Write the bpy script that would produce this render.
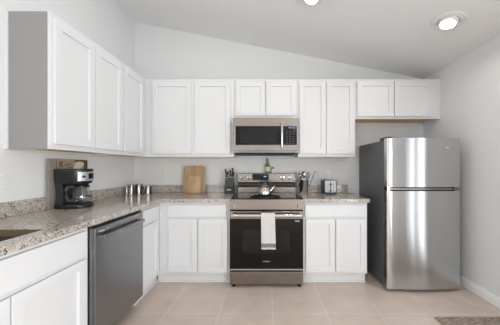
import bpy, bmesh, math, random
from mathutils import Vector, Matrix
random.seed(7)
PI = math.pi
for o in list(bpy.data.objects): bpy.data.objects.remove(o, do_unlink=True)
S = bpy.context.scene
C = S.collection
# ------------------------------------------------------------------ camera
F = 235.0; CX = 268.0; CY = 167.0
D = 3.113; H = 1.25; XL = -1.768; XR = 2.055
cd = bpy.data.cameras.new('camera'); cam = bpy.data.objects.new('camera', cd); C.objects.link(cam)
cam.location = (0, 0, H); cam.rotation_euler = (PI/2, 0, 0)
cd.sensor_fit = 'HORIZONTAL'; cd.sensor_width = 36; cd.lens = F/500*36
cd.shift_x = -(CX-250)/500; cd.shift_y = (CY-162.5)/500
cd.clip_start = 0.02
S.camera = cam
# ------------------------------------------------------------------ world, light, exposure
S.view_settings.view_transform = 'Standard'; S.view_settings.look = 'None'
S.view_settings.gamma = 1; S.view_settings.use_curve_mapping = False
S.view_settings.exposure = -0.41
W = bpy.data.worlds.new('world'); S.world = W; W.use_nodes = True
bg = W.node_tree.nodes['Background']; bg.inputs[0].default_value = (0.86, 0.93, 1.0, 1); bg.inputs[1].default_value = 1.5
def area(name, loc, direction, sx, sy, power, color=(1, 1, 1), shape='RECTANGLE', spread=PI):
    l = bpy.data.lights.new(name, 'AREA'); l.shape = shape; l.size = sx; l.size_y = sy
    l.energy = power; l.color = color; l.spread = spread
    o = bpy.data.objects.new(name, l); C.objects.link(o); o.location = loc
    o.rotation_euler = Vector(direction).to_track_quat('-Z', 'Y').to_euler()
    return o
# daylight through the patio door (right wall) and the two rear windows, plus an added rear fill
PDY0, PDY1 = 0.72, 1.60          # patio door opening on the right wall
REAR = -4.6
area('rear_glass_daylight', (-3.5, REAR-0.16, 1.25), (0.25, 1, 0), 3.1, 2.2, 165, (0.96, 0.98, 1.0))  # unseen source added as frontal fill for the lower back wall
XF = -5.4; LEND = -0.7     # far left side of the open room; where the kitchen's left wall ends
WIN = [(-2.3, -0.7), (-4.2, -2.8)]   # window openings on the right wall behind the camera
area('patio_daylight', (XR+0.16, (PDY0+PDY1)/2, 1.06), (-1, 0, 0), PDY1-PDY0, 2.0, 16, (0.93, 0.97, 1.0))
area('window_daylight_a', (XR+0.16, (WIN[0][0]+WIN[0][1])/2, 1.1), (-1, 0, 0), 1.6, 1.5, 170, (0.95, 0.98, 1.0))
area('window_daylight_b', (XR+0.16, (WIN[1][0]+WIN[1][1])/2, 1.1), (-1, 0, 0), 1.4, 1.5, 150, (0.95, 0.98, 1.0))
# ------------------------------------------------------------------ materials
def lin(c):
    return tuple(((v/255)/12.92 if v/255 <= .04045 else ((v/255+.055)/1.055)**2.4) for v in c)+(1,)
def mat(name, rgb, rough=.5, metal=0, noise=0.0, nscale=20, bump=0.0, bscale=200, coat=0, spec=.5, aniso=0, stretch=None):
    m = bpy.data.materials.new(name); m.use_nodes = True
    nt = m.node_tree; b = nt.nodes['Principled BSDF']
    b.inputs['Base Color'].default_value = lin(rgb); b.inputs['Roughness'].default_value = rough
    b.inputs['Metallic'].default_value = metal; b.inputs['Specular IOR Level'].default_value = spec
    b.inputs['Coat Weight'].default_value = coat
    if aniso:
        b.inputs['Anisotropic'].default_value = aniso; b.inputs['Anisotropic Rotation'].default_value = .25
        t = nt.nodes.new('ShaderNodeTangent'); t.direction_type = 'RADIAL'; t.axis = 'Z'
        nt.links.new(t.outputs[0], b.inputs['Tangent'])
    tc = nt.nodes.new('ShaderNodeTexCoord'); mp = nt.nodes.new('ShaderNodeMapping')
    nt.links.new(tc.outputs['Object'], mp.inputs[0])
    if stretch: mp.inputs['Scale'].default_value = stretch
    if noise:
        n = nt.nodes.new('ShaderNodeTexNoise'); n.inputs['Scale'].default_value = nscale; n.inputs['Detail'].default_value = 4
        nt.links.new(mp.outputs[0], n.inputs[0])
        r = nt.nodes.new('ShaderNodeValToRGB')
        c = lin(rgb)
        r.color_ramp.elements[0].position = .3; r.color_ramp.elements[1].position = .7
        r.color_ramp.elements[0].color = tuple(v*(1-noise) for v in c[:3])+(1,)
        r.color_ramp.elements[1].color = tuple(min(1, v*(1+noise)) for v in c[:3])+(1,)
        nt.links.new(n.outputs['Fac'], r.inputs[0]); nt.links.new(r.outputs[0], b.inputs['Base Color'])
    if bump:
        n2 = nt.nodes.new('ShaderNodeTexNoise'); n2.inputs['Scale'].default_value = bscale; n2.inputs['Detail'].default_value = 3
        nt.links.new(mp.outputs[0], n2.inputs[0])
        bp = nt.nodes.new('ShaderNodeBump'); bp.inputs['Strength'].default_value = bump; bp.inputs['Distance'].default_value = .002
        nt.links.new(n2.outputs['Fac'], bp.inputs['Height']); nt.links.new(bp.outputs[0], b.inputs['Normal'])
    return m
def emis(name, rgb, s):
    m = bpy.data.materials.new(name); m.use_nodes = True; nt = m.node_tree
    b = nt.nodes['Principled BSDF']; b.inputs['Base Color'].default_value = lin(rgb)
    b.inputs['Emission Color'].default_value = lin(rgb); b.inputs['Emission Strength'].default_value = s
    return m
def glassy(name, tint=(1, 1, 1), g=.12):
    m = bpy.data.materials.new(name); m.use_nodes = True; nt = m.node_tree; nt.nodes.clear()
    o = nt.nodes.new('ShaderNodeOutputMaterial'); mx = nt.nodes.new('ShaderNodeMixShader')
    t = nt.nodes.new('ShaderNodeBsdfTransparent'); t.inputs[0].default_value = tint+(1,)
    gl = nt.nodes.new('ShaderNodeBsdfGlossy'); gl.inputs['Roughness'].default_value = .03
    fr = nt.nodes.new('ShaderNodeLayerWeight'); fr.inputs[0].default_value = .5
    pw = nt.nodes.new('ShaderNodeMath'); pw.operation = 'POWER'; pw.inputs[1].default_value = 4
    ad = nt.nodes.new('ShaderNodeMath'); ad.operation = 'MULTIPLY_ADD'; ad.inputs[1].default_value = .6; ad.inputs[2].default_value = .03+g*.4; ad.use_clamp = True
    nt.links.new(fr.outputs['Facing'], pw.inputs[0]); nt.links.new(pw.outputs[0], ad.inputs[0]); nt.links.new(ad.outputs[0], mx.inputs[0])
    nt.links.new(t.outputs[0], mx.inputs[1]); nt.links.new(gl.outputs[0], mx.inputs[2]); nt.links.new(mx.outputs[0], o.inputs[0])
    return m
def granite():
    m = mat('granite', (170, 160, 148), .12, spec=.6); nt = m.node_tree; b = nt.nodes['Principled BSDF']
    tc = nt.nodes.new('ShaderNodeNewGeometry')
    def N(scale, detail=3):
        n = nt.nodes.new('ShaderNodeTexNoise'); n.inputs['Scale'].default_value = scale; n.inputs['Detail'].default_value = detail
        nt.links.new(tc.outputs['Position'], n.inputs[0]); return n.outputs['Fac']
    def V(scale):
        n = nt.nodes.new('ShaderNodeTexVoronoi'); n.inputs['Scale'].default_value = scale
        nt.links.new(tc.outputs['Position'], n.inputs[0]); return n.outputs['Color']
    def ramp(src, stops, interp='LINEAR'):
        r = nt.nodes.new('ShaderNodeValToRGB'); r.color_ramp.interpolation = interp
        els = r.color_ramp.elements
        while len(els) < len(stops): els.new(.5)
        for e, (p, c) in zip(els, stops): e.position = p; e.color = lin(c)
        nt.links.new(src, r.inputs[0]); return r.outputs[0]
    base = ramp(N(22, 5), [(.3, (146, 130, 114)), (.5, (182, 169, 155)), (.68, (206, 201, 195))])
    sp = nt.nodes.new('ShaderNodeSeparateColor'); nt.links.new(V(290), sp.inputs[0])
    cells = ramp(sp.outputs[0], [(0, (82, 78, 77)), (.12, (128, 122, 118)), (.26, (170, 161, 151)), (.42, (198, 192, 184)), (.72, (226, 225, 223))], 'CONSTANT')
    mx = nt.nodes.new('ShaderNodeMix'); mx.data_type = 'RGBA'; mx.inputs[0].default_value = .55
    nt.links.new(base, mx.inputs[6]); nt.links.new(cells, mx.inputs[7])
    sp2 = nt.nodes.new('ShaderNodeSeparateColor'); nt.links.new(V(170), sp2.inputs[0])
    msk = ramp(sp2.outputs[1], [(0, (255, 255, 255)), (.09, (0, 0, 0))], 'CONSTANT')
    mx2 = nt.nodes.new('ShaderNodeMix'); mx2.data_type = 'RGBA'
    nt.links.new(msk, mx2.inputs[0]); nt.links.new(mx.outputs[2], mx2.inputs[6]); mx2.inputs[7].default_value = lin((85, 76, 72))
    nt.links.new(mx2.outputs[2], b.inputs['Base Color'])
    return m
def tiles():
    m = mat('floor_tile', (190, 176, 164), .38); nt = m.node_tree; b = nt.nodes['Principled BSDF']
    g = nt.nodes.new('ShaderNodeNewGeometry'); mp = nt.nodes.new('ShaderNodeMapping')
    T = .4555
    mp.inputs['Location'].default_value = (-.040+T*10, -2.0+T*20, 0)
    nt.links.new(g.outputs['Position'], mp.inputs[0])
    br = nt.nodes.new('ShaderNodeTexBrick'); br.offset = 0; br.squash = 1
    br.inputs['Scale'].default_value = 1; br.inputs['Brick Width'].default_value = T; br.inputs['Row Height'].default_value = T
    br.inputs['Mortar Size'].default_value = .0035; br.inputs['Mortar Smooth'].default_value = .2; br.inputs['Bias'].default_value = 0
    br.inputs['Color1'].default_value = lin((212, 195, 183)); br.inputs['Color2'].default_value = lin((215, 199, 187))
    br.inputs['Mortar'].default_value = lin((226, 219, 210))
    nt.links.new(mp.outputs[0], br.inputs[0])
    n = nt.nodes.new('ShaderNodeTexNoise'); n.inputs['Scale'].default_value = 5; n.inputs['Detail'].default_value = 6
    nt.links.new(g.outputs['Position'], n.inputs[0])
    r = nt.nodes.new('ShaderNodeValToRGB'); r.color_ramp.elements[0].position = .3; r.color_ramp.elements[1].position = .7
    r.color_ramp.elements[0].color = (.86, .85, .84, 1); r.color_ramp.elements[1].color = (1, 1, 1, 1)
    nt.links.new(n.outputs[0], r.inputs[0])
    mx = nt.nodes.new('ShaderNodeMix'); mx.data_type = 'RGBA'; mx.blend_type = 'MULTIPLY'; mx.inputs[0].default_value = 1
    nt.links.new(br.outputs[0], mx.inputs[6]); nt.links.new(r.outputs[0], mx.inputs[7]); nt.links.new(mx.outputs[2], b.inputs['Base Color'])
    bp = nt.nodes.new('ShaderNodeBump'); bp.inputs['Strength'].default_value = .3; bp.inputs['Distance'].default_value = .002; bp.invert = True
    nt.links.new(br.outputs['Fac'], bp.inputs['Height']); nt.links.new(bp.outputs[0], b.inputs['Normal'])
    return m
def wood(name, c1, c2, scale=14, stretch=(1, 1, .12), rough=.5):
    m = mat(name, c1, rough); nt = m.node_tree; b = nt.nodes['Principled BSDF']
    tc = nt.nodes.new('ShaderNodeTexCoord'); mp = nt.nodes.new('ShaderNodeMapping'); mp.inputs['Scale'].default_value = stretch
    n = nt.nodes.new('ShaderNodeTexNoise'); n.inputs['Scale'].default_value = scale*4; n.inputs['Detail'].default_value = 5
    r = nt.nodes.new('ShaderNodeValToRGB'); r.color_ramp.elements[0].position = .35; r.color_ramp.elements[1].position = .65
    r.color_ramp.elements[0].color = lin(c1); r.color_ramp.elements[1].color = lin(c2)
    nt.links.new(tc.outputs['Object'], mp.inputs[0]); nt.links.new(mp.outputs[0], n.inputs[0]); nt.links.new(n.outputs[0], r.inputs[0]); nt.links.new(r.outputs[0], b.inputs['Base Color'])
    return m
def rugmat():
    m = mat('rug_weave', (150, 135, 120), .95); nt = m.node_tree; b = nt.nodes['Principled BSDF']
    g = nt.nodes.new('ShaderNodeNewGeometry')
    mp = nt.nodes.new('ShaderNodeMapping'); mp.inputs['Scale'].default_value = (22, 90, 14); mp.inputs['Rotation'].default_value = (0, 0, .12)
    n = nt.nodes.new('ShaderNodeTexNoise'); n.inputs['Scale'].default_value = 1.6; n.inputs['Detail'].default_value = 4
    r = nt.nodes.new('ShaderNodeValToRGB')
    for e, (p, c) in zip(r.color_ramp.elements, [(.36, (112, 97, 86)), (.62, (182, 168, 152))]): e.position = p; e.color = lin(c)
    nt.links.new(g.outputs['Position'], mp.inputs[0]); nt.links.new(mp.outputs[0], n.inputs[0]); nt.links.new(n.outputs[0], r.inputs[0]); nt.links.new(r.outputs[0], b.inputs['Base Color'])
    bp = nt.nodes.new('ShaderNodeBump'); bp.inputs['Strength'].default_value = .8; bp.inputs['Distance'].default_value = .005
    nt.links.new(n.outputs[0], bp.inputs['Height']); nt.links.new(bp.outputs[0], b.inputs['Normal'])
    return m
M = dict(
    wall=mat('wall_paint', (224, 225, 225), .85, bump=.15, bscale=160),
    ceil=mat('ceiling_paint', (236, 236, 236), .9, bump=.5, bscale=90),
    cab=mat('white_cabinet_paint', (222, 223, 224), .38, bump=.04, bscale=60),
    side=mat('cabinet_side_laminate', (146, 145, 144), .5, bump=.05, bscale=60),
    trim=mat('white_trim_paint', (236, 236, 236), .4, bump=.03, bscale=50),
    lsteel=mat('bright_brushed_steel', (214, 212, 209), .24, 1, noise=.04, nscale=8),
    csteel2=mat('satin_silver_plastic', (186, 188, 192), .4, .6, noise=.03),
    tsteel=mat('satin_toaster_steel', (138, 138, 138), .34, 1, noise=.04, nscale=8),
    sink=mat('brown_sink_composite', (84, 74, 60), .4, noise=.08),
    rim=mat('brown_sink_rim', (112, 100, 80), .4, noise=.15, nscale=200),  # brown stands for shade on the granite's cut edge
    raw=wood('raw_cabinet_wood', (214, 164, 92), (228, 184, 116), 10, (.2, 1, 1)),
    granite=granite(), tile=tiles(), rug=rugmat(),
    steel=mat('brushed_steel', (141, 134, 129), .26, 1, noise=.06, nscale=30, stretch=(.6, 1, 60)),
    fsteel=mat('fridge_door_steel', (190, 190, 191), .19, 1, noise=.02, nscale=30, stretch=(60, 1, .6), aniso=.96),
    dsteel=mat('dishwasher_steel', (150, 152, 155), .3, 1, noise=.05, nscale=30, stretch=(60, 60, .6)),
    chrome=mat('polished_steel', (196, 193, 190), .1, 1, noise=.03, nscale=8),
    csteel=mat('canister_steel', (150, 148, 147), .24, 1, noise=.04, nscale=8),
    fside=mat('fridge_side_paint', (104, 105, 106), .42, .35, bump=.2, bscale=300),
    bglass=mat('black_glass', (8, 8, 9), .06, noise=.05, spec=.3),
    win=mat('oven_window_glass', (24, 23, 23), .12, noise=.05, spec=.3),
    black=mat('black_plastic', (14, 14, 16), .35, noise=.1),
    dblack=mat('dark_gap_plastic', (14, 14, 15), .6, noise=.1),
    char=mat('charcoal_plastic', (32, 33, 37), .38, noise=.06),
    slate=mat('slate_plastic', (58, 64, 72), .3, noise=.05),
    dgrey=mat('dark_grey_plastic', (58, 60, 64), .4, noise=.05),
    grey=mat('grey_plastic', (120, 122, 126), .4, noise=.05),
    white=mat('white_plastic', (226, 226, 225), .35, noise=.01),
    slot=mat('socket_slot', (90, 90, 90), .6, noise=.05),
    light=mat('light_grey_print', (205, 208, 212), .5, noise=.02),
    towel=mat('white_cotton', (206, 204, 201), .95, bump=.8, bscale=500),
    towelg=mat('grey_cotton_stripe', (120, 120, 122), .95, bump=.8, bscale=500),
    board=wood('light_board_wood', (158, 128, 98), (186, 156, 124), 6),
    board2=wood('warm_board_wood', (176, 142, 106), (196, 164, 128), 6),
    edge=wood('dark_board_edge', (128, 96, 68), (140, 106, 76), 6),
    card=mat('brown_cardboard', (146, 137, 128), .8, noise=.04, nscale=6),
    cardd=mat('dark_brown_print', (92, 74, 62), .7, noise=.06),
    tan=mat('tan_print', (164, 148, 128), .7, noise=.05),
    cream=mat('cream_print', (222, 210, 180), .7, noise=.05),
    oil=mat('olive_oil', (120, 132, 52), .15, noise=.08, coat=.5),
    lab=mat('pale_bottle_label', (214, 212, 190), .5, noise=.04),
    copper=mat('amber_handle', (150, 92, 58), .3, noise=.08),
    glass=glassy('clear_glass', (.97, .98, .985), .02), pane=glassy('window_glass', (1, 1, 1), .02),
    lens=emis('downlight_lens', (255, 246, 232), 14),
    blue=emis('blue_led_digits', (90, 170, 255), 1.2),
    dimblue=emis('dim_display_digits', (120, 140, 190), .35),
    btns=mat('key_print', (84, 87, 94), .5, noise=.02),
    ground=mat('outdoor_lawn', (130, 140, 100), .9, noise=.2, nscale=3),
)
# ------------------------------------------------------------------ mesh helpers
def box(bm, x0, x1, y0, y1, z0, z1, bev=0, seg=2, edges=None, mi=0):
    n0 = len(bm.faces)
    r = bmesh.ops.create_cube(bm, size=1, matrix=Matrix.Translation(((x0+x1)/2, (y0+y1)/2, (z0+z1)/2)) @ Matrix.Diagonal((x1-x0, y1-y0, z1-z0, 1)))
    if bev:
        es = set()
        for v in r['verts']:
            for e in v.link_edges: es.add(e)
        if edges:
            ax = 'xyz'.index(edges)
            es = [e for e in es if abs((e.verts[0].co-e.verts[1].co).normalized()[ax]) > .9]
        bmesh.ops.bevel(bm, geom=list(es), offset=bev, segments=seg, affect='EDGES', profile=.5)
def B(*boxes):
    bm = bmesh.new()
    for b in boxes:
        a = b[:6]; box(bm, *a, *(b[6:]))
    return bm
def lathe(bm, prof, cx=0, cy=0, seg=28, M4=None, closed=True):
    rings = []
    for r, z in prof:
        if r < 1e-5:
            rings.append([bm.verts.new((cx, cy, z))])
        else:
            rings.append([bm.verts.new((cx+r*math.cos(2*PI*i/seg), cy+r*math.sin(2*PI*i/seg), z)) for i in range(seg)])
    for a, b in zip(rings, rings[1:]):
        for i in range(seg):
            j = (i+1) % seg
            if len(a) == 1 and len(b) == 1: continue
            if len(a) == 1: bm.faces.new((a[0], b[j], b[i]))
            elif len(b) == 1: bm.faces.new((a[i], a[j], b[0]))
            else: bm.faces.new((a[i], a[j], b[j], b[i]))
    if M4 is not None:
        bmesh.ops.transform(bm, matrix=M4, verts=[v for r in rings for v in r])
    return bm
def tube(bm, pts, r, seg=10, rx=None, cap=True):
    pts = [Vector(p) for p in pts]; rings = []
    n = len(pts)
    up = Vector((0, 0, 1))
    for i, p in enumerate(pts):
        t = (pts[min(i+1, n-1)]-pts[max(i-1, 0)]).normalized()
        a = t.cross(up)
        if a.length < .05: a = t.cross(Vector((0, 1, 0)))
        a.normalize(); b = a.cross(t).normalized()
        rr = r[i] if isinstance(r, (list, tuple)) else r
        rb = rr if rx is None else rx
        rings.append([bm.verts.new(p+a*rr*math.cos(2*PI*k/seg)+b*rb*math.sin(2*PI*k/seg)) for k in range(seg)])
    for a, b in zip(rings, rings[1:]):
        for i in range(seg):
            j = (i+1) % seg
            bm.faces.new((a[i], b[i], b[j], a[j]))
    if cap:
        bm.faces.new(rings[0]); bm.faces.new(list(reversed(rings[-1])))
    return bm
def prism(bm, outline, axis, a, b):
    """extrude a 2-D outline along an axis ('x','y','z') from a to b"""
    def P(u, v, t):
        return {'x': (t, u, v), 'y': (u, t, v), 'z': (u, v, t)}[axis]
    va = [bm.verts.new(P(u, v, a)) for u, v in outline]; vb = [bm.verts.new(P(u, v, b)) for u, v in outline]
    n = len(outline)
    bm.faces.new(va); bm.faces.new(list(reversed(vb)))
    for i in range(n):
        j = (i+1) % n
        bm.faces.new((va[i], vb[i], vb[j], va[j]))
    return bm
def obj(name, bm, m, parent=None, loc=(0, 0, 0), rot=None, smooth=False):
    bmesh.ops.recalc_face_normals(bm, faces=bm.faces)
    me = bpy.data.meshes.new(name); bm.to_mesh(me); bm.free()
    me.materials.append(m)
    if smooth:
        for p in me.polygons: p.use_smooth = True
        me.set_sharp_from_angle(angle=math.radians(40))
    o = bpy.data.objects.new(name, me); C.objects.link(o); o.location = loc
    if rot: o.rotation_euler = rot
    if parent: o.parent = parent
    return o
def thing(name, label, cat, loc=(0, 0, 0), rz=0, group=None):
    o = bpy.data.objects.new(name, None); C.objects.link(o); o.location = loc; o.rotation_euler = (0, 0, rz)
    o.empty_display_size = .1
    o['label'] = label; o['category'] = cat
    if group: o['group'] = group
    return o
def tag(o, label, cat, group=None):
    o['label'] = label; o['category'] = cat
    if group: o['group'] = group
    return o
def struct(name, bm, m, parent=None, label=None):
    o = obj(name, bm, m, parent)
    if not parent: o['kind'] = 'structure'
    if label: o['label'] = label
    return o
def text(name, s, size, m, parent, M4, ext=.0004):
    cu = bpy.data.curves.new('tmp', 'FONT'); cu.body = s; cu.size = size; cu.extrude = ext; cu.align_x = 'CENTER'; cu.align_y = 'CENTER'
    t = bpy.data.objects.new('tmp', cu); C.objects.link(t)
    bpy.context.view_layer.update()
    dg = bpy.context.evaluated_depsgraph_get()
    me = bpy.data.meshes.new_from_object(t.evaluated_get(dg)); bpy.data.objects.remove(t, do_unlink=True)
    me.transform(M4); me.materials.clear(); me.materials.append(m)
    o = bpy.data.objects.new(name, me); C.objects.link(o); o.parent = parent
    return o
# ------------------------------------------------------------------ room shell
def zc(x): return H + 1.166 - .197*(x-2.06)      # ceiling height over x
TH = .12
struct('floor', B((XF-TH, XR+TH, REAR-TH, D+TH, -.1, 0)), M['tile'])
bm = bmesh.new()
prism(bm, [(XF-TH, zc(XF-TH)), (XR+TH, zc(XR+TH)), (XR+TH, zc(XR+TH)+.15), (XF-TH, zc(XF-TH)+.15)], 'y', REAR-TH, D+TH)
struct('ceiling', bm, M['ceil'])
bm = bmesh.new()
prism(bm, [(XL-TH, 0), (XR+TH, 0), (XR+TH, zc(XR+TH)), (XL-TH, zc(XL-TH))], 'y', D, D+TH)
struct('wall_back', bm, M['wall'])
bm = bmesh.new(); prism(bm, [(XL-TH, 0), (XL, 0), (XL, zc(XL)), (XL-TH, zc(XL-TH))], 'y', LEND, D)
struct('wall_left', bm, M['wall'])
struct('wall_far_left', B((XF-TH, XF, REAR, LEND, 0, zc(XF))), M['wall'])
bm = bmesh.new(); prism(bm, [(XF, 0), (XL-TH, 0), (XL-TH, zc(XL-TH)), (XF, zc(XF))], 'y', LEND, LEND+TH)
struct('wall_partition', bm, M['wall'])
PZ = 2.08
wz0, wz1 = .30, 1.90
segs = [(XR, XR+TH, PDY1, D, 0, zc(XR)), (XR, XR+TH, PDY0, PDY1, PZ, zc(XR)), (XR, XR+TH, WIN[0][1], PDY0, 0, zc(XR)),
        (XR, XR+TH, WIN[1][1], WIN[0][0], 0, zc(XR)), (XR, XR+TH, REAR, WIN[1][0], 0, zc(XR))]
for a, b in WIN: segs += [(XR, XR+TH, a, b, 0, wz0), (XR, XR+TH, a, b, wz1, zc(XR))]
struct('wall_right', B(*segs), M['wall'])
G0, G1, GZ = -5.1, -1.95, 2.3  # unseen glazed opening, added to let the rear fill in
bm = bmesh.new()
prism(bm, [(XF-TH, 0), (G0, 0), (G0, zc(G0)), (XF-TH, zc(XF-TH))], 'y', REAR-TH, REAR)
prism(bm, [(G1, 0), (XR+TH, 0), (XR+TH, zc(XR+TH)), (G1, zc(G1))], 'y', REAR-TH, REAR)
prism(bm, [(G0, GZ), (G1, GZ), (G1, zc(G1)), (G0, zc(G0))], 'y', REAR-TH, REAR)
struct('wall_rear', bm, M['wall'])
u, v = REAR-.09, REAR-.03; gm = (G0+G1)/2
r = struct('door_2', B((G0, G0+.06, u, v, 0, GZ), (G1-.06, G1, u, v, 0, GZ), (G0, G1, u, v, GZ-.06, GZ), (G0, G1, u, v, 0, .06), (gm-.04, gm+.04, u, v, 0, GZ)), M['trim'])
obj('pane', B((G0+.06, G1-.06, u+.027, v-.027, .06, GZ-.06)), M['pane'], r)
for k, (a, b) in enumerate(WIN):
    u, v = XR+.03, XR+.09
    r = struct('window_%d' % (k+1), B((u, v, a, a+.05, wz0, wz1), (u, v, b-.05, b, wz0, wz1),
        (u, v, a, b, wz0, wz0+.05), (u, v, a, b, wz1-.05, wz1), (u, v, a, b, 1.08, 1.13)), M['trim'])
    obj('pane', B((u+.027, v-.027, a+.05, b-.05, wz0+.05, wz1-.05)), M['pane'], r)
r = struct('door_1', B((XR+.03, XR+.09, PDY0, PDY0+.06, 0, PZ), (XR+.03, XR+.09, PDY1-.06, PDY1, 0, PZ),
    (XR+.03, XR+.09, PDY0, PDY1, PZ-.06, PZ), (XR+.03, XR+.09, PDY0, PDY1, 0, .06), (XR+.03, XR+.09, 1.16, 1.25, 0, PZ)), M['trim'])
obj('pane', B((XR+.057, XR+.063, PDY0+.06, PDY1-.06, .06, PZ-.06)), M['pane'], r)
def baseboard(name, pts_prof, axis, a, b):
    bm = bmesh.new(); prism(bm, pts_prof, axis, a, b); struct(name, bm, M['trim'])
bb = [(XR, 0), (XR-.016, 0), (XR-.016, .058), (XR-.012, .064), (XR-.012, .074), (XR-.006, .084), (XR-.004, .092), (XR, .092)]
baseboard('baseboard_right', bb, 'y', PDY1+.07, D)
struct('baseboard_back', B((1.10, XR-.014, D-.014, D, 0, .105)), M['trim'])
struct('trim_1', B((XR-.012, XR, PDY1, PDY1+.07, 0, PZ+.07), (XR-.012, XR, PDY0-.07, PDY0, 0, PZ+.07), (XR-.012, XR, PDY0, PDY1, PZ, PZ+.07)), M['trim'])
# ------------------------------------------------------------------ cabinets
def panel_door(parent, x0, x1, z0, z1, yf, stile=.056, name='door'):
    """shaker door; its front face is at local y = yf - .02"""
    bm = bmesh.new()
    box(bm, x0, x1, yf-.02, yf-.0005, z0, z1, .0015, 1)
    bm.faces.ensure_lookup_table()
    f = min(bm.faces, key=lambda f: (f.calc_center_median().y - f.calc_area()*10))
    bmesh.ops.inset_region(bm, faces=[f], thickness=stile-.0015, use_even_offset=True)
    bmesh.ops.inset_region(bm, faces=[f], thickness=.0035, depth=-.012, use_even_offset=True)
    return obj(name, bm, M['cab'], parent)
def slab(parent, x0, x1, z0, z1, yf, name='drawer_front'):
    return obj(name, B((x0, x1, yf-.02, yf-.0005, z0, z1, .002, 1)), M['cab'], parent)
def upper(label, loc, rz, w, h, doors, d=.305, wide=None, endcap=False):
    t = thing('wall_cabinet', label, 'cabinet', loc, rz)
    g = .0005
    bx = [(g, w-g, -d+.019, -.001, .016, h), (g, w-g, -d, -d+.019, 0, .0155), (g, w-g, -d, -d+.019, .016, h),
          (g, .016, -d+.019, -.001, 0, .016), (w-.016, w-g, -d+.019, -.001, 0, .016)]
    obj('body', B(*bx), M['cab'], t)
    obj('bottom_panel', B((.0165, w-.0165, -d+.0195, -.002, .010, .0155)), M['raw'], t)
    for (a, b, z0, z1) in doors: panel_door(t, a, b, z0, z1, -d)
    if endcap:
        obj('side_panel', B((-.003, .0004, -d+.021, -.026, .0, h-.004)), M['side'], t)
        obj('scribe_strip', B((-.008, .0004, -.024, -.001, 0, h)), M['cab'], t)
    return t
UZ = 1.372; UT = 2.30; UH = UT-UZ
def dz(lo, hi): return (lo, hi)
LX = XL
# left wall run (local x = world y, faces +x)
upper('long white double-door wall cabinet with exposed grey end on the left wall', (LX, 1.581, UZ), PI/2, .77, UH,
      [(.016, .385, .036, UH-.036), (.393, .757, .036, UH-.036)], endcap=True)
upper('white single-door corner wall cabinet on the left wall next to the room corner', (LX, 2.352, UZ), PI/2, D-2.352-.002, UH,
      [(.012, .39, .036, UH-.036)])
# back wall run
upper('white double-door wall cabinet above the cutting boards and knife block', (-1.462, D, UZ), 0, 1.056, UH,
      [(.086, .545, .036, UH-.036), (.591, 1.017, .036, UH-.036)])
MZ = 1.822
upper('short white double-door wall cabinet directly over the microwave', (-.405, D, MZ), 0, .762, UT-MZ,
      [(.020, .372, .038, UT-MZ-.036), (.382, .738, .038, UT-MZ-.036)])
upper('tall white double-door wall cabinet above the toaster and utensil crock', (.358, D, UZ), 0, .684, UH,
      [(.016, .330, .036, UH-.036), (.336, .668, .036, UH-.036)])
FZ = 1.825
t = upper('short white double-door wall cabinet over the refrigerator', (1.043, D, FZ), 0, .962, UT-FZ,
      [(.019, .449, .027, UT-FZ-.03), (.463, .893, .027, UT-FZ-.03)])
obj('filler_strip', B((.9625, XR-1.043-.001, -.305, -.286, 0, UT-FZ)), M['cab'], t)
def base(label, loc, rz, w, fronts, doors, d=.61, h=.873, toe=.052, name='base_cabinet', hollow=False, t0=0, t1=0):
    t = thing(name, label, 'cabinet', loc, rz)
    g = .0005
    if hollow:
        obj('body', B((g, .016, -d+.019, -.001, .114, h), (w-.016, w-g, -d+.019, -.001, .114, h), (.016, w-.016, -.012, -.001, .114, h),
            (.016, w-.016, -d+.019, -.012, .114, .13), (g, w-g, -d, -d+.0185, .114, h)), M['cab'], t)
    else: obj('body', B((g, w-g, -d, -.001, .114, h)), M['cab'], t)
    obj('toe_kick', B((g-t0, w-g+t1, -d+toe, -d+toe+.02, 0, .1135), (g-t0, w-g+t1, -d+toe-.012, -d+toe, 0, .02, .004, 2)), M['cab'], t)
    for a in fronts: slab(t, *a, -d)
    for a in doors: panel_door(t, *a, -d)
    return t
base('white base cabinet left of the range, wide false front above two doors', (-1.157, D, 0), 0, .755,
     [(.092, .717, .722, .847)], [(.101, .405, .136, .698), (.420, .727, .136, .698)], t0=.039)
base('white base cabinet between range and refrigerator with two doors', (.370, D, 0), 0, .685,
     [(.020, .655, .722, .850)], [(.030, .338, .136, .698), (.350, .668, .136, .698)])
LD = .61
base('narrow white corner base cabinet with drawer and door beside the dishwasher', (LX, 2.106, 0), PI/2, .395,
     [(.012, .345, .722, .847)], [(.012, .345, .136, .698)], t1=.064)
base('white sink base cabinet with wide false front in the left foreground', (LX, .588, 0), PI/2, .92,
     [(.02, .888, .697, .850)], [(.02, .450, .136, .674), (.458, .888, .136, .674)], hollow=True)
base('white base cabinet at the near end of the left counter beyond the sink', (LX, .004, 0), PI/2, .582,
     [(.02, .562, .697, .850)], [(.02, .562, .136, .674)])
# ------------------------------------------------------------------ worktops
CT0, CT1 = .875, .914
ct = thing('countertop', 'L-shaped speckled granite countertop running along left and back walls', 'countertop', (0, 0, 0))
bm = bmesh.new()
SX0, SX1, SY0, SY1 = -1.62, -1.205, .62, 1.272
e = XL+.0015; fx = -1.12; yb = D-.0015; fy = D-.648
box(bm, e, fx, SY1, yb, CT0, CT1); box(bm, e, fx, .0, SY0, CT0, CT1)
box(bm, e, SX0, SY0, SY1, CT0, CT1); box(bm, SX1, fx, SY0, SY1, CT0, CT1)
box(bm, fx, -.402, fy, yb, CT0, CT1)
bmesh.ops.remove_doubles(bm, verts=bm.verts, dist=.0001)
obj('slab', bm, M['granite'], ct)
obj('backsplash', B((e, e+.02, .0, yb-.02, CT1, CT1+.1, .002, 1)), M['granite'], ct)
obj('backsplash', B((e, -.402, yb-.02, yb, CT1, CT1+.1, .002, 1)), M['granite'], ct)
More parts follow.
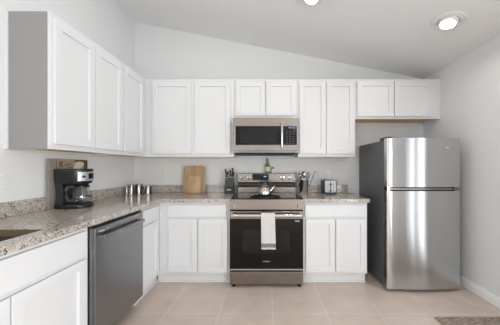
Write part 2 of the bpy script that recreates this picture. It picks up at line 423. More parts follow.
ct2 = thing('countertop', 'short granite countertop between range and refrigerator', 'countertop', (.36, D, CT0))
obj('slab', B((.008, .71, -.648, -.0015, 0, CT1-CT0, .002, 1)), M['granite'], ct2)
obj('backsplash', B((.008, .69, -.0215, -.0015, CT1-CT0, CT1-CT0+.1, .002, 1)), M['granite'], ct2)
# sink bowl
sk = thing('kitchen_sink', 'brown rectangular sink set in the granite at left foreground', 'sink', (0, 0, .66))
b0 = .214
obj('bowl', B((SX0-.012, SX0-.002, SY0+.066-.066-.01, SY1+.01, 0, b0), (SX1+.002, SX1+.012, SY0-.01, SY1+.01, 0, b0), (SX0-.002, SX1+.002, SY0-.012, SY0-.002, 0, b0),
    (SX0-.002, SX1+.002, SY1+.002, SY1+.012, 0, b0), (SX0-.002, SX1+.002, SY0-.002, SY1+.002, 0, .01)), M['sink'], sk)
obj('rim', B((SX0+.0005, SX0+.005, SY0+.0005, SY1-.0005, b0+.0005, .2525), (SX1-.005, SX1-.0005, SY0+.0005, SY1-.0005, b0+.0005, .2525), (SX0+.005, SX1-.005, SY0+.0005, SY0+.005, b0+.0005, .2525), (SX0+.005, SX1-.005, SY1-.005, SY1-.0005, b0+.0005, .2525)), M['rim'], sk)  # thin band over the cut edge, shade of the cutout painted as brown
bm = bmesh.new(); lathe(bm, [(0, .0105), (.045, .0105), (.045, .014), (.03, .013), (0, .012)], (SX0+SX1)/2, (SY0+SY1)/2)
obj('drain', bm, M['chrome'], sk, smooth=True)
# ------------------------------------------------------------------ dishwasher
dw = thing('dishwasher', 'dark stainless steel dishwasher under the left counter', 'dishwasher', (LX, 1.5085, 0), PI/2)
w = .597; fd = .652
obj('tub', B((.004, w-.004, -.60, -.01, .10, .872)), M['dblack'], dw)
obj('toe_panel', B((.006, w-.006, -.545, -.52, .0, .099)), M['dblack'], dw)
obj('door', B((.009, w-.005, -fd, -.603, .105, .853, .004, 2)), M['dsteel'], dw)
obj('control_edge', B((.004, w-.003, -.63, -.603, .8535, .8725)), M['black'], dw)
h = obj('handle', B((.045, w-.045, -fd-.038, -fd-.026, .772, .800, .004, 2)), M['csteel'], dw)
for a in (.055, w-.075): obj('handle_mount', B((a, a+.02, -fd-.0265, -fd+.001, .776, .796)), M['steel'], h)
obj('badge', B((.045, .095, -fd-.0015, -fd+.001, .818, .826)), M['light'], dw)
obj('badge', B((.125, .14, -fd-.0015, -fd+.001, .822, .829)), M['light'], dw)
# ------------------------------------------------------------------ range
R0, R1 = -.397, .365; RY = D-.693     # front plane of door
rg = thing('range_cooker', 'freestanding stainless electric range with black glass oven door', 'range', ((R0+R1)/2, D, 0))
hw = (R1-R0)/2-.0015
obj('body', B((-hw, hw, -.655, -.012, .035, .903)), M['char'], rg)
bm = bmesh.new(); prism(bm, [(-.690, .838), (-.70, .812), (-.656, .812), (-.656, .918), (-.676, .919), (-.690, .912)], 'x', -hw, hw)
bm.free(); bm = bmesh.new(); prism(bm, [(-.693, .812), (-.656, .812), (-.656, .918), (-.684, .918), (-.693, .910)], 'x', -hw, hw)
obj('front_rail', bm, M['steel'], rg)
obj('rail_end_mark', B((-.331, -.325, -.6945, -.692, .828, .862)), M['light'], rg)
obj('rail_end_mark', B((.318, .324, -.6945, -.692, .828, .862)), M['dblack'], rg)
obj('glass_cooktop', B((-hw, hw, -.655, -.07, .9035, .919, .003, 1)), M['bglass'], rg)
for cx_, cy_, r_ in ((-.19, -.50, .11), (.19, -.50, .095), (-.19, -.23, .08), (.19, -.23, .08)):
    bm = bmesh.new(); lathe(bm, [(r_, .9193), (r_-.002, .9195), (r_-.004, .9193)], cx_, cy_, 40)
    obj('burner_ring', bm, M['grey'], rg)
# backguard
bg_ = obj('backguard', B((-.374, .374, -.066, -.012, .9035, 1.172, .004, 2)), M['steel'], rg)
obj('lower_panel', B((-.374, .374, -.080, -.066, .9195, .990, .003, 1)), M['steel'], bg_)
bm = bmesh.new(); prism(bm, [(-.0665, .992), (-.098, 1.000), (-.104, 1.012), (-.100, 1.040), (-.0665, 1.055)], 'x', -.368, .368)
obj('vent_trim', bm, M['black'], bg_)
cp = obj('control_panel', B((-.374, .374, -.088, -.066, 1.072, 1.168, .004, 2)), M['steel'], rg)
obj('display', B((-.185, .025, -.0905, -.0875, 1.082, 1.160)), M['bglass'], cp)
for k in range(4):
    obj('clock_digit', B((-.038+k*.009, -.032+k*.009, -.0915, -.0902, 1.118, 1.136)), M['blue'], cp)
for kx in (-.327, -.233, .202, .298):
    obj('knob_ring', lathe(bmesh.new(), [(.0265, 0), (.031, 0), (.031, .002), (.0265, .002)], seg=28), M['black'], rg, (kx, -.0885, 1.118), (PI/2, 0, 0), True)
    bm = bmesh.new(); lathe(bm, [(0, .034), (.017, .034), (.019, .031), (.021, .006), (.026, .005), (.026, 0), (0, 0)], seg=24)
    k = obj('knob', bm, M['chrome'], rg, (kx, -.088, 1.118), (PI/2, 0, 0), True)
    obj('knob_grip', B((-.0035, .0035, -.019, .019, .0345, .043, .002, 1)), M['steel'], k)
# oven door
dr = obj('oven_door', B((-hw, hw, -.688, -.656, .185, .803, .003, 1)), M['bglass'], rg)
obj('door_rail', B((-hw, hw, -.693, -.6885, .715, .793, .0015, 1)), M['steel'], dr)
obj('door_window', B((-.245, .245, -.6895, -.6883, .36, .60)), M['win'], dr)
obj('door_strip', B((-hw+.002, hw-.002, -.692, -.6885, .187, .199)), M['lsteel'], dr)
bm = bmesh.new(); tube(bm, [(-.355, -.742, .757), (-.33, -.742, .757), (.33, -.742, .757), (.355, -.742, .757)], .014, 14, rx=.019)
hd = obj('oven_handle', bm, M['chrome'], dr, smooth=True)
for a in (-.34, .315): obj('handle_mount', B((a, a+.025, -.741, -.692, .747, .767)), M['steel'], hd)
text('brand_lettering', 'SAMSUNG', .017, M['light'], dr, Matrix.Translation((0, -.689, .275)) @ Matrix.Rotation(PI/2, 4, 'X'))
obj('corner_mark', B((.295, .325, -.6895, -.688, .688, .697), (.33, .337, -.6895, -.688, .684, .701)), M['light'], dr)
obj('storage_drawer', B((-hw, hw, -.688, -.656, .037, .168, .004, 2)), M['steel'], rg)
for a in (-.345, .345):
    for b in (-.64, -.08):
        bm = bmesh.new(); lathe(bm, [(0, 0), (.02, 0), (.02, .01), (.012, .012), (.012, .0345), (0, .0345)], a, b, 16)
        obj('foot', bm, M['black'], rg, smooth=True)
# ------------------------------------------------------------------ microwave
mw = thing('microwave_oven', 'stainless over-the-range microwave under the short wall cabinet', 'microwave', (-.030, D, 1.418))
hh = MZ-1.418-.004
hm = .379; my = -.405
obj('body', B((-hm, hm, my+.03, -.003, .0, hh)), M['steel'], mw)
obj('door_frame', B((-hm, hm, my, my+.029, .018, hh, .003, 2)), M['steel'], mw)
dg_ = obj('door_glass', B((-.343, .177, my-.003, my, .086, hh-.096)), M['bglass'], mw)
obj('window_mesh', B((-.300, .135, my-.0038, my-.0031, .108, hh-.118)), M['win'], dg_)
cp = obj('control_panel', B((.204, .362, my-.003, my, .086, hh-.096)), M['bglass'], mw)
obj('display', B((.268, .308, my-.0045, my-.0029, hh-.122, hh-.110)), M['dimblue'], cp)
for r_ in range(6):
    for c_ in range(3):
        obj('key', B((.238+c_*.038, .256+c_*.038, my-.0036, my-.0029, .102+r_*.026, .108+r_*.026)), M['btns'], cp)
bm = bmesh.new(); tube(bm, [(.19, my-.035, .05), (.19, my-.042, .09), (.19, my-.042, hh-.085), (.19, my-.035, hh-.045)], .013, 12)
hd = obj('handle', bm, M['chrome'], mw, smooth=True)
for q in (.052, hh-.065): obj('handle_mount', B((.182, .198, my-.04, my, q, q+.018)), M['chrome'], hd)
obj('vent_grille', B((-.35, .35, my+.04, -.06, -.022, -.0005), *[(-.34, .34, my+.012+i*.009, my+.017+i*.009, -.012, -.0005) for i in range(3)]), M['dblack'], mw)
# ------------------------------------------------------------------ refrigerator
FX0, FX1 = 1.190, 1.925; FYF = 2.352
fr = thing('refrigerator', 'tall stainless top-freezer refrigerator with dark grey sides', 'refrigerator', ((FX0+FX1)/2, D, 0))
fw = (FX1-FX0)/2; yF = FYF-D      # local front plane at door edges
obj('body', B((-fw+.004, fw-.004, yF+.072, -.035, .03, 1.525, .004, 2)), M['fside'], fr)
obj('door_gasket', B((-fw+.012, fw-.012, yF+.0585, yF+.0718, .04, 1.515)), M['dblack'], fr)
def fdoor(name, z0, z1, m):
    bm = bmesh.new(); n = 28; sag = .020; out = []
    for i in range(n+1):
        u = -1+2*i/n; x = u*(fw-.001)
        y = yF-sag*(1-u*u)
        if i == 0 or i == n: y += .003
        out.append((x, y))
    out += [(fw-.001, yF+.058), (-fw+.001, yF+.058)]
    prism(bm, out, 'z', z0, z1)
    return obj(name, bm, m, fr, smooth=True)
fd_ = fdoor('freezer_door', 1.050, 1.540, M['fsteel'])
rd_ = fdoor('fridge_door', .032, 1.010, M['fsteel'])
def strip(name, z0, z1, inset, m, par, x0=-1, x1=.82):
    bm = bmesh.new(); n = 20; out = []
    for i in range(n+1):
        u = x0+(x1-x0)*i/n; out.append((u*(fw-.004), yF-.02*(1-u*u)+inset))
    out += [(x1*(fw-.004), yF+.057), (x0*(fw-.004), yF+.057)]
    prism(bm, out, 'z', z0, z1); return obj(name, bm, m, par, smooth=True)
strip('handle_recess', 1.0102, 1.0498, .030, M['char'], fd_)
strip('handle_lip', 1.022, 1.040, .010, M['steel'], fd_)
strip('handle_end', 1.0102, 1.0498, .001, M['steel'], fd_, .83, .995)
strip('handle_corner', 1.0102, 1.0498, .0006, M['chrome'], fd_, -.995, -.93)
obj('badge', B((.215, .235, yF-.0185, yF-.010, 1.435, 1.45)), M['light'], fd_)
obj('hinge_cover', B((-fw+.006, -fw+.07, yF+.02, yF+.16, 1.541, 1.556, .004, 2), (-fw+.006, -fw+.07, yF+.075, yF+.16, 1.5255, 1.545)), M['char'], fr)
obj('lower_hinge', B((-fw+.006, -fw+.05, yF+.005, yF+.07, .012, .030)), M['grey'], fr)
for a in (-fw+.05, fw-.05):
    for b in (yF+.09, -.09):
        bm = bmesh.new(); lathe(bm, [(0, 0), (.02, 0), (.02, .012), (.01, .014), (.01, .0295), (0, .0295)], a, b, 16)
        obj('foot', bm, M['dblack'], fr, smooth=True)
# ------------------------------------------------------------------ rug
bm = bmesh.new(); box(bm, 1.375, 2.02, .75, 1.945, 0.0005, .012, .004, 2)
tag(obj('kitchen_rug', bm, M['rug'], smooth=True), 'brown and beige woven rug on the tile floor at lower right', 'rug')
# ------------------------------------------------------------------ recessed downlights
def downlight(x, y, label, tilt, power):
    z = zc(x)-.002
    t = thing('recessed_downlight', label, 'ceiling light', (x, y, z), 0)
    slope = math.atan(.197)
    Rm = Matrix.Rotation(slope, 4, 'Y')
    bm = bmesh.new(); lathe(bm, [(.128, 0), (.130, -.004), (.122, -.010), (.100, -.007), (.098, -.003), (.088, -.010), (.080, -.004), (.080, 0)], seg=40, M4=Rm)
    obj('trim_ring', bm, M['trim'], t, smooth=True)
    T = Rm @ Matrix.Rotation(tilt[0], 4, 'X') @ Matrix.Rotation(tilt[1], 4, 'Y')
    bm = bmesh.new(); lathe(bm, [(.072, -.002), (.072, -.012), (.071, -.024), (.068, -.032), (.056, -.034), (.055, -.027), (.0, -.027)], seg=32, M4=T)
    obj('eyeball', bm, M['trim'], t, smooth=True)
    bm = bmesh.new(); lathe(bm, [(0, -.0275), (.054, -.0275), (.054, -.032), (.03, -.036), (0, -.037)], seg=32, M4=T)
    obj('lamp_lens', bm, M['lens'], t, smooth=True)
    d = (T @ Vector((0, 0, -1, 0))).to_3d() if False else (T.to_3x3() @ Vector((0, 0, -1)))
    l = bpy.data.lights.new('downlight_lamp', 'AREA'); l.shape = 'DISK'; l.size = .10; l.energy = power; l.color = (1, .97, .93)
    o = bpy.data.objects.new('downlight_lamp', l); C.objects.link(o); o.parent = t
    o.location = d*.045; o.rotation_euler = d.to_track_quat('-Z', 'Y').to_euler()
    return t
downlight(1.56, 2.03, 'white recessed eyeball downlight glowing near the right wall', (-.12, .10), 4)
downlight(.383, 2.05, 'glowing recessed downlight cut by the top edge of the picture', (-.12, 0), 3)
for i_, (dx_, dy_) in enumerate(((-.79, 2.05), (-.79, -.3), (.9, -.3), (-.79, -2.6), (.9, -2.6))):  # the last four are unseen, added to brighten the room
    downlight(dx_, dy_, ['white recessed downlight over the left counter', 'recessed downlight behind the camera on the high left side', 'recessed downlight behind the camera on the low right side',
              'recessed downlight at the far rear left', 'recessed downlight at the far rear right'][i_], (0, 0), 2)
# ------------------------------------------------------------------ outlets and switch
def outlet(loc, rz, label, kind='outlet'):
    t = thing('wall_outlet' if kind == 'outlet' else 'light_switch', label, 'outlet' if kind == 'outlet' else 'switch', loc, rz)
    obj('cover_plate', B((-.035, .035, -.006, -.0005, -.057, .057, .003, 2)), M['white'], t)
    if kind == 'outlet':
        for z in (-.02, .02):
            s = obj('socket', B((-.016, .016, -.0078, -.0055, z-.014, z+.014, .002, 1)), M['white'], t)
            obj('slot', B((-.008, -.006, -.0084, -.0076, z-.004, z+.007), (.006, .008, -.0084, -.0076, z-.004, z+.007)), M['slot'], s)
    else:
        obj('rocker', B((-.017, .017, -.010, -.0055, -.033, .033, .003, 2)), M['white'], t)
    return t
outlet((-1.384, D, 1.15), 0, 'white outlet on the back wall left of the cutting boards')
outlet((-.60, D, 1.18), 0, 'white outlet on the back wall just left of the knife block')
outlet((.785, D, 1.14), 0, 'white outlet on the back wall above the toaster')
outlet((LX, 2.76, 1.16), PI/2, 'white outlet on the left wall above the steel canisters')
outlet((LX, 1.580, 1.158), PI/2, 'white rocker light switch on the left wall at the picture edge', 'switch')
# ------------------------------------------------------------------ countertop items
CZ = CT1
def cyl_can(x, y, r, h, label):
    t = thing('canister', label, 'canister', (x, y, CZ), 0, 'steel canisters in the counter corner')
    bm = bmesh.new(); lathe(bm, [(0, .0005), (r-.003, .0005), (r, .004), (r, h-.022), (r-.002, h-.020), (0, h-.020)], seg=32)
    obj('can', bm, M['csteel'], t, smooth=True)
    bm = bmesh.new(); lathe(bm, [(0, h-.0195), (r+.001, h-.0195), (r+.002, h-.017), (r+.002, h-.003), (r-.002, h), (0, h)], seg=32)
    obj('lid', bm, M['chrome'], t, smooth=True)
cyl_can(-1.702, 2.83, .034, .098, 'small steel canister closest to the left wall')
cyl_can(-1.630, 2.80, .037, .125, 'steel canister second from the left wall, at the front of the cluster')
cyl_can(-1.585, 2.880, .036, .130, 'tall slim steel canister third from the left wall')
cyl_can(-1.493, 2.915, .052, .105, 'wide low steel canister standing farthest right of the canisters')
def rrect(w, h, r, n=6, z0=0):
    pts = []
    for cx_, cz_, a0 in ((w/2-r, z0+h-r, 0), (-w/2+r, z0+h-r, PI/2), (-w/2+r, z0+r, PI), (w/2-r, z0+r, 1.5*PI)):
        for i in range(n+1):
            a = a0+PI/2*i/n; pts.append((cx_+r*math.cos(a), cz_+r*math.sin(a)))
    return pts
# cutting boards (lean back against the splash)
def cboard(x, y, w, h, r, th, lean, label, m, z=0.001, edge=None, hole=False):
    t = thing('cutting_board', label, 'cutting board', (x, y, CZ+z)); t.rotation_euler = (-lean, 0, 0)
    bm = bmesh.new(); prism(bm, rrect(w, h, r), 'y', -th, 0); bmesh.ops.bevel(bm, geom=[e for e in bm.edges if abs(e.verts[0].co.y-e.verts[1].co.y) < 1e-6], offset=.002, segments=1, affect='EDGES')
    obj('board', bm, m, t)
    if edge:
        o_ = rrect(w-.02, h-.02, max(r-.01, .004), z0=.01); i_ = rrect(w-.028, h-.028, max(r-.014, .003), z0=.014)
        bm = bmesh.new(); a = [bm.verts.new((u, -th-.0008, v)) for u, v in o_]; b = [bm.verts.new((u, -th-.0008, v)) for u, v in i_]
        a2 = [bm.verts.new((u, -th+.001, v)) for u, v in o_]; b2 = [bm.verts.new((u, -th+.001, v)) for u, v in i_]
        n = len(a)
        for i in range(n):
            j = (i+1) % n
            for q in ((a[i], a[j], b[j], b[i]), (a[i], a2[i], a2[j], a[j]), (b[i], b[j], b2[j], b2[i]), (a2[i], b2[i], b2[j], a2[j])): bm.faces.new(q)
        obj('groove', bm, edge, t)
    if hole:
        bm = bmesh.new(); lathe(bm, [(0, 0), (.008, 0), (.008, .001), (0, .001)], seg=16, M4=Matrix.Translation((0, -th-.0001, h*.62)) @ Matrix.Rotation(PI/2, 4, 'X'))
        obj('hanging_hole', bm, M['edge'], t)
    return t
cboard(-.945, 3.008, .275, .348, .035, .016, .13, 'large light wood cutting board leaning on the backsplash', M['board'])
cboard(-.930, 2.962, .180, .238, .028, .014, .13, 'small wood cutting board leaning against the larger one', M['board2'], edge=M['edge'], hole=True)
# knife block
kb = thing('knife_block', 'black and grey knife block full of knives left of the range', 'knife block', (-.488, 2.99, CZ))
bm = bmesh.new(); prism(bm, [(-.055, 0.0005), (.055, .0005), (.055, .105), (-.055, .09)], 'x', -.058, .058); bmesh.ops.bevel(bm, geom=list(bm.edges), offset=.004, segments=2, affect='EDGES')
lo = obj('block_base', bm, M['black'], kb)
bm = bmesh.new(); prism(bm, [(-.050, .0915), (.050, .106), (.062, .205), (-.020, .185)], 'x', -.054, .054); bmesh.ops.bevel(bm, geom=list(bm.edges), offset=.003, segments=2, affect='EDGES')
obj('block_top', bm, M['dgrey'], kb)
obj('label_mark', B((-.026, .026, -.0562, -.0545, .044, .056)), M['light'], kb)
def knife(x, y, z, L, lean, side, label, m):
    t = thing('kitchen_knife', label, 'knife', (kb.location.x+x, kb.location.y+y, CZ+z), 0, 'knives in the knife block')
    t.rotation_euler = (lean, side, 0)
    bm = bmesh.new(); tube(bm, [(0, 0, .014), (0, 0, .03), (0, .002, L*.6), (0, -.002, L)], [.009, .011, .010, .012], 10, rx=.014)
    obj('handle', bm, M['black'], t, smooth=True)
    obj('blade', B((-.0012, .0012, -.010, .010, -.085, .0008)), M['csteel'], t)
    obj('bolster', B((-.008, .008, -.011, .011, .001, .0138, .002, 1)), M['steel'], t)
    bm = bmesh.new(); lathe(bm, [(0, L+.001), (.009, L+.001), (.008, L+.006), (0, L+.007)], 0, -.002, 12)
    obj('end_cap', bm, m, t, smooth=True)
spots = [(-.040, -.005, .190, .118, -.12, 'leftmost knife in the block, black handle upright'),
         (-.018, -.008, .190, .085, -.10, 'short knife second from left in the block'),
         (.006, .022, .199, .092, .0, 'middle knife at the rear of the block'),
         (.028, .024, .200, .120, .06, 'tall knife right of the middle one in the block'),
         (.044, -.004, .191, .082, .10, 'rightmost short knife in the block')]
for a in spots: knife(a[0], a[1], a[2], a[3], -.05, a[4], a[5], M['csteel'])
# utensil crock
CXR, CYR = .455, 2.965
cr = thing('utensil_crock', 'tall cylindrical steel crock holding cooking utensils', 'utensil holder', (CXR, CYR, CZ))
bm = bmesh.new(); lathe(bm, [(0, .0005), (.052, .0005), (.054, .004), (.054, .170), (.056, .173), (.054, .176), (.050, .174), (.050, .01), (0, .01)], seg=36)
obj('pot', bm, M['lsteel'], cr, smooth=True)
def utensil(kind, dx, dy, tx, ty, L, label, m):
    t = thing(kind, label, 'utensil', (CXR+dx, CYR+dy, CZ+.02), 0)
    v = Vector((tx, ty, 1)).normalized(); t.rotation_euler = v.to_track_quat('Z', 'Y').to_euler()
    bm = bmesh.new(); tube(bm, [(0, 0, 0), (0, 0, L-.06)], .0055, 8); obj('handle', bm, m, t, smooth=True)
    bm = bmesh.new()
    if kind == 'ladle':
        lathe(bm, [(0, -.026), (.018, -.020), (.030, 0), (.032, .006), (.028, .004), (.016, -.016), (0, -.022)], seg=20, M4=Matrix.Translation((0, -.004, L-.03)) @ Matrix.Rotation(PI/2, 4, 'X'))
    elif kind == 'serving_spoon':
        lathe(bm, [(0, -.008), (.014, -.006), (.024, 0), (.022, .002), (.012, -.003), (0, -.005)], seg=20, M4=Matrix.Translation((0, 0, L-.03)) @ Matrix.Diagonal((1, 1, 1.35, 1)) @ Matrix.Rotation(PI/2, 4, 'X'))
    elif kind == 'whisk':
        for k in range(6):
            a = PI*k/6; ca, sa = math.cos(a), math.sin(a)
            pts = [(ca*.022*math.sin(PI*i/10)*s, sa*.022*math.sin(PI*i/10)*s, L-.065+.075*(i/10)) for s in (1,) for i in range(11)]
            tube(bm, pts, .0012, 5); tube(bm, [(-p[0], -p[1], p[2]) for p in pts], .0012, 5)
    else:
        box(bm, -.025, .025, -.002, .002, L-.062, L+.02, .006, 2, 'y')
    bmesh.ops.transform(bm, matrix=Matrix.Translation((0, 0, L-.03)) @ Matrix.Diagonal((1.25, 1.25, 1.2, 1)) @ Matrix.Translation((0, 0, -L+.03)), verts=bm.verts)
    obj('head', bm, m, t, smooth=True)
utensil('ladle', -.022, .0, -.16, .02, .235, 'steel ladle leaning left in the utensil crock', M['csteel'])
utensil('spatula', -.030, .015, -.28, .03, .245, 'black spatula farthest left in the utensil crock', M['black'])
utensil('serving_spoon', .0, .02, .03, .08, .255, 'steel spoon upright in the centre of the crock', M['chrome'])
utensil('whisk', .015, -.012, .12, -.04, .235, 'wire whisk at the front of the crock', M['chrome'])
utensil('slotted_turner', .030, .01, .46, .03, .265, 'steel turner leaning far right out of the crock', M['csteel'])
# toaster
TX = .765
ts = thing('toaster', 'small steel and black toaster on the right countertop', 'toaster', (TX, 2.965, CZ+.0003))
bm = bmesh.new(); box(bm, -.078, .078, -.088, .09, .018, .172, .022, 4, 'y')
obj('shell', bm, M['black'], ts, smooth=True)
bm = bmesh.new(); box(bm, -.066, .066, -.094, -.0885, .026, .168, .014, 3, 'y')
fp = obj('front_plate', bm, M['tsteel'], ts, smooth=True)
obj('lever_slot', B((-.006, .006, -.0955, -.0935, .06, .15)), M['dblack'], fp)
obj('lever', B((-.016, .016, -.112, -.096, .118, .130, .003, 2)), M['black'], fp)
bm = bmesh.new(); lathe(bm, [(0, .012), (.012, .012), (.013, 0), (0, 0)], seg=20, M4=Matrix.Translation((.0, -.0965, .045)) @ Matrix.Rotation(PI/2, 4, 'X')); obj('dial', bm, M['black'], fp, smooth=True)
obj('side_trim', B((.030, .034, -.0955, -.0935, .04, .155), (-.034, -.030, -.0955, -.0935, .04, .155)), M['dblack'], fp)
obj('top_plate', B((-.054, .054, -.08, .082, .1722, .175, .001, 1)), M['steel'], ts)
for a in (-.026, .026): obj('bread_slot', B((a-.013, a+.013, -.065, .067, .1752, .1762)), M['dblack'], ts)
obj('base', B((-.080, .080, -.09, .092, .004, .0178, .003, 1)), M['black'], ts)
for a in (-.06, .06):
    for b in (-.07, .07): obj('foot', B((a-.008, a+.008, b-.008, b+.008, .0, .0038)), M['black'], ts)
# ------------------------------------------------------------------ on the range
ky = 2.74
KZ = .9195
gp = thing('trivet', 'flat round black trivet under the kettle on the glass cooktop', 'trivet', (-.023, 2.62, KZ))
bm = bmesh.new(); lathe(bm, [(0, .0005), (.148, .0005), (.15, .004), (.15, .009), (.146, .011), (.138, .008), (0, .008)], seg=44)
obj('plate', bm, M['dblack'], gp, smooth=True)
obj('grip', B((-.178, -.1505, -.018, .018, .001, .008, .003, 1), (.1505, .160, -.018, .018, .001, .008, .003, 1)), M['dblack'], gp)
kt = thing('tea_kettle', 'shiny steel tea kettle with arched handle on the range', 'kettle', (-.035, 2.64, KZ+.0085))
bm = bmesh.new(); lathe(bm, [(0, .0), (.066, .0), (.074, .006), (.077, .022), (.075, .05), (.066, .078), (.048, .100), (.034, .108), (0, .108)], seg=36)
obj('body', bm, M['chrome'], kt, smooth=True)
bm = bmesh.new(); lathe(bm, [(0, .1085), (.036, .1085), (.035, .113), (.022, .120), (0, .124)], seg=24)
ld = obj('lid', bm, M['chrome'], kt, smooth=True)
bm = bmesh.new(); lathe(bm, [(0, .1245), (.006, .1245), (.012, .132), (.012, .140), (.006, .145), (0, .146)], seg=20); obj('knob', bm, M['copper'], ld, smooth=True)
bm = bmesh.new(); tube(bm, [(.060, -.02, .05), (.085, -.028, .075), (.100, -.033, .098), (.108, -.036, .108)], [.020, .016, .011, .010], 14)
obj('spout', bm, M['chrome'], kt, smooth=True)
bm = bmesh.new()
pts = [(-.062, 0, .085)]+[(.068*math.cos(a), 0, .118+.052*math.sin(a)) for a in [PI-PI*i/12 for i in range(13)]]+[(.062, 0, .085)]
tube(bm, pts, .0055, 10); obj('handle', bm, M['char'], kt, smooth=True)
# bottles on the backguard
BX, BY, BZ = -.024, D-.039, 1.1725
ob = thing('oil_bottle', 'green olive oil bottle with pale label on the range backguard', 'bottle', (-.005, BY, BZ))
bm = bmesh.new(); lathe(bm, [(0, .0), (.032, .0), (.0335, .004), (.0335, .092), (.029, .108), (.014, .124), (.012, .128), (.012, .158), (0, .158)], seg=24)
obj('flask', bm, M['oil'], ob, smooth=True)
bm = bmesh.new(); lathe(bm, [(.0337, .022), (.0341, .023), (.0341, .078), (.0337, .079)], seg=24); obj('paper_label', bm, M['lab'], ob, smooth=True)
bm = bmesh.new(); lathe(bm, [(0, .1585), (.014, .1585), (.015, .162), (.013, .182), (.006, .186), (.004, .20), (0, .20)], seg=18); obj('pourer_cap', bm, M['grey'], ob, smooth=True)
sh = thing('salt_shaker', 'small clear shaker with dark cap right of the oil bottle', 'shaker', (.062, BY, BZ))
bm = bmesh.new(); lathe(bm, [(0, 0), (.017, 0), (.019, .003), (.017, .045), (.014, .055), (0, .055)], seg=20); obj('jar', bm, M['white'], sh, smooth=True)
bm = bmesh.new(); lathe(bm, [(0, .0555), (.015, .0555), (.016, .06), (.013, .074), (0, .077)], seg=20); obj('cap', bm, M['char'], sh, smooth=True)
# dish towel over the oven handle
tw = thing('dish_towel', 'white dish towel with grey stripe draped over the oven handle', 'towel', (.0, RY-.049, .757))
def drape(bm, z_lo, z_hi, front_z, w0, w1, xoff=0, thick=.005):
    cols = 14; path = []
    # path in (y,z) relative to handle centre: down the back, over, down the front
    path.append((.0215, -.20)); path.append((.0215, -.10)); path.append((.0215, -.01))
    for i in range(9):
        a = PI*i/8; path.append((.0215*math.cos(a), .004+.0245*math.sin(a)))
    n = 16
    for i in range(1, n+1): path.append((-.0225-.004*i/n, -.005-(front_z)*i/n))
    L = len(path); rows = []
    for k, (y, z) in enumerate(path):
        row = []
        for c in range(cols+1):
            u = -1+2*c/cols; fz = max(0, -z)/.33
            wv = .004*math.sin(u*5+1.2)*fz
            yy = y+(wv if k > 10 else 0); 
            x = u*(w0+(w1-w0)*fz)/2+xoff+.006*fz
            row.append(bm.verts.new((x, yy, z)))
        rows.append(row)
    return rows
bm = bmesh.new(); rows = drape(bm, 0, 0, .325, .140, .146)
faces = []
for a, b in zip(rows, rows[1:]):
    for c in range(len(a)-1): faces.append(bm.faces.new((a[c], a[c+1], b[c+1], b[c])))
for f in faces: f.smooth = True
n_rows = len(rows)
for f in faces:
    z = f.calc_center_median().z; y = f.calc_center_median().y
    if y < -.01 and -.305 < z < -.272: f.material_index = 1
o = obj('cloth', bm, M['towel'], tw, smooth=True); o.data.materials.append(M['towelg'])
md = o.modifiers.new('thick', 'SOLIDIFY'); md.thickness = .005; md.offset = 1
md = o.modifiers.new('sub', 'SUBSURF'); md.levels = 1; md.render_levels = 1
# ------------------------------------------------------------------ coffee corner
bx_ = thing('cardboard_carton', 'flat brown printed carton on edge behind the coffee maker', 'box', (XL+.0225, 1.85, CZ))
obj('carton', B((0, .020, 0, .395, .0006, .402, .0015, 1)), M['card'], bx_)
obj('label_panel', B((.020, .0208, .066, .395, .315, .400)), M['tan'], bx_)
obj('dark_print', B((.0208, .0212, .066, .072, .315, .400), (.0208, .0212, .25, .395, .372, .400), (.0208, .0212, .352, .395, .317, .372)), M['cardd'], bx_)
obj('logo_print', B((.0208, .0212, .092, .100, .335, .375), (.0208, .0212, .104, .112, .335, .380), (.0208, .0212, .116, .124, .335, .375), (.0208, .0212, .092, .124, .375, .383)), M['cardd'], bx_)
obj('text_lines', B((.0208, .0212, .145, .215, .358, .364), (.0208, .0212, .145, .200, .345, .350), (.0208, .0212, .185, .212, .328, .334)), M['cardd'], bx_)
bm = bmesh.new(); prism(bm, [(.235, .318), (.242, .355), (.260, .380), (.300, .385), (.340, .380), (.352, .360), (.325, .332), (.300, .318)], 'x', .0212, .0220); obj('filter_picture', bm, M['cream'], bx_)
# coffee maker: local front is +x
cm = thing('coffee_maker', 'black drip coffee maker with glass carafe and silver panel', 'coffee maker', (-1.611, 1.972, CZ), math.radians(-2))
def ell(rx, ry, n=32, cx=0, cy=0, back=None):
    out = []
    for i in range(n):
        a = 2*PI*i/n; x = cx+rx*math.cos(a); y = cy+ry*math.sin(a)
        if back is not None and x < back: x = back
        out.append((x, y))
    return out
def loft(bm, sections):
    rings = [[bm.verts.new((x, y, z)) for x, y in o] for o, z in sections]
    n = len(rings[0])
    for a, b in zip(rings, rings[1:]):
        for i in range(n):
            j = (i+1) % n; bm.faces.new((a[i], a[j], b[j], b[i]))
    bm.faces.new(list(reversed(rings[0]))); bm.faces.new(rings[-1])
    return bm
def stad(w, d0, d1, n=24, s=1.0):
    """D-shaped outline: flat back at x=-d0, round front to x=d1, half width w"""
    pts = [(-d0, w*s), (-d0, -w*s)]
    for i in range(n+1):
        a = -PI/2+PI*i/n; pts.append((d1*s*max(0, math.cos(a))**.8, w*s*math.sin(a)))
    return pts
bm = bmesh.new(); loft(bm, [(stad(.100, .085, .118), .001), (stad(.103, .088, .124), .006), (stad(.103, .088, .124), .022), (stad(.097, .086, .114), .034)])
obj('base', bm, M['black'], cm, smooth=True)
bm = bmesh.new(); lathe(bm, [(0, .0345), (.068, .0345), (.07, .037), (.066, .040), (0, .040)], .042, 0, 32); obj('hot_plate', bm, M['dblack'], cm, smooth=True)
bm = bmesh.new()
pts = lambda s, k: [(-.086, .098*s), (-.086, -.098*s), (-.03*k, -.098*s), (-.038*k, -.05), (-.040*k, 0), (-.038*k, .05), (-.03*k, .098*s)]
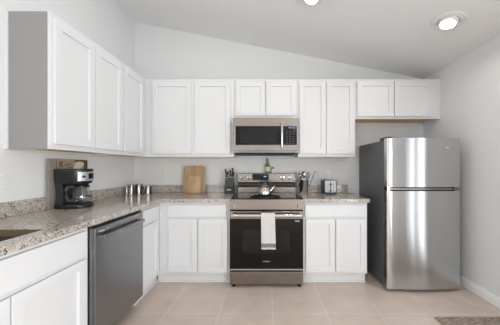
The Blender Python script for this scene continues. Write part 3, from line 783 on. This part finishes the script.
loft(bm, [(pts(1, 1), .0345), (pts(.93, .98), .10), (pts(.93, .98), .14), (pts(1, 1), .198)])
obj('water_tank', bm, M['char'], cm, smooth=True)
bm = bmesh.new(); loft(bm, [(stad(.098, .086, .104), .1985), (stad(.102, .087, .112), .215), (stad(.104, .088, .116), .29), (stad(.104, .088, .116), .305)])
hdp = obj('brew_head', bm, M['black'], cm, smooth=True)
bm = bmesh.new(); loft(bm, [(stad(.107, .090, .121), .3055), (stad(.107, .090, .121), .314), (stad(.100, .086, .112), .321)])
obj('lid', bm, M['char'], cm, smooth=True)
# silver control panel following the rounded front
def arcpanel(bm, a0, a1, z0, z1, off, th=.003, n=16):
    o_ = []; i_ = []
    for i in range(n+1):
        a = a0+(a1-a0)*i/n; c = max(0, math.cos(a))**.8
        o_.append(((.1165+off)*c, (.1045+off)*math.sin(a))); i_.append(((.1165+off-th)*c, (.1045+off-th)*math.sin(a)))
    prism(bm, o_+list(reversed(i_)), 'z', z0, z1)
bm = bmesh.new(); arcpanel(bm, -.85, .85, .222, .296, .003); pn = obj('control_panel', bm, M['csteel2'], cm, smooth=True)
bm = bmesh.new(); arcpanel(bm, -.12, .60, .238, .284, .0042, .001); obj('display', bm, M['bglass'], pn, smooth=True)
bm = bmesh.new(); lathe(bm, [(0, .006), (.010, .006), (.011, 0), (0, 0)], seg=18, M4=Matrix.Rotation(-.42, 4, 'Z') @ Matrix.Translation((.119, 0, .258)) @ Matrix.Rotation(PI/2, 4, 'Y')); obj('button', bm, M['char'], pn, smooth=True)
bm = bmesh.new(); lathe(bm, [(.03, .165), (.05, .185), (.056, .198), (0, .198)], .042, 0, 28); obj('filter_basket', bm, M['dblack'], cm, smooth=True)
cf = thing('carafe', 'glass coffee carafe with dark handle inside the coffee maker', 'carafe', (cm.location.x+.046, cm.location.y-.002, CZ+.0405), math.radians(-108))
bm = bmesh.new(); lathe(bm, [(0, .001), (.058, .001), (.064, .008), (.066, .035), (.060, .070), (.050, .098), (.048, .108), (.0465, .108), (.0485, .097), (.0585, .069), (.0645, .035), (.062, .010), (.057, .003), (0, .003)], seg=36); obj('glass_bowl', bm, M['glass'], cf, smooth=True)
bm = bmesh.new(); lathe(bm, [(.0505, .1), (.053, .101), (.053, .110), (.0505, .111)], seg=32); obj('collar', bm, M['black'], cf, smooth=True)
bm = bmesh.new(); lathe(bm, [(.0665, .034), (.0675, .035), (.0675, .041), (.0665, .042)], seg=32); obj('band', bm, M['steel'], cf, smooth=True)
bm = bmesh.new(); lathe(bm, [(0, .1085), (.049, .1085), (.050, .112), (.04, .118), (0, .120)], seg=28); obj('lid', bm, M['black'], cf, smooth=True)
bm = bmesh.new(); tube(bm, [(.050, 0, .106), (.075, 0, .110), (.098, 0, .104), (.106, 0, .085), (.104, 0, .05), (.092, 0, .022), (.068, 0, .016)], .006, 10, rx=.009); obj('handle', bm, M['slate'], cf, smooth=True)

cf.scale = (1.08, 1.08, 1.25)
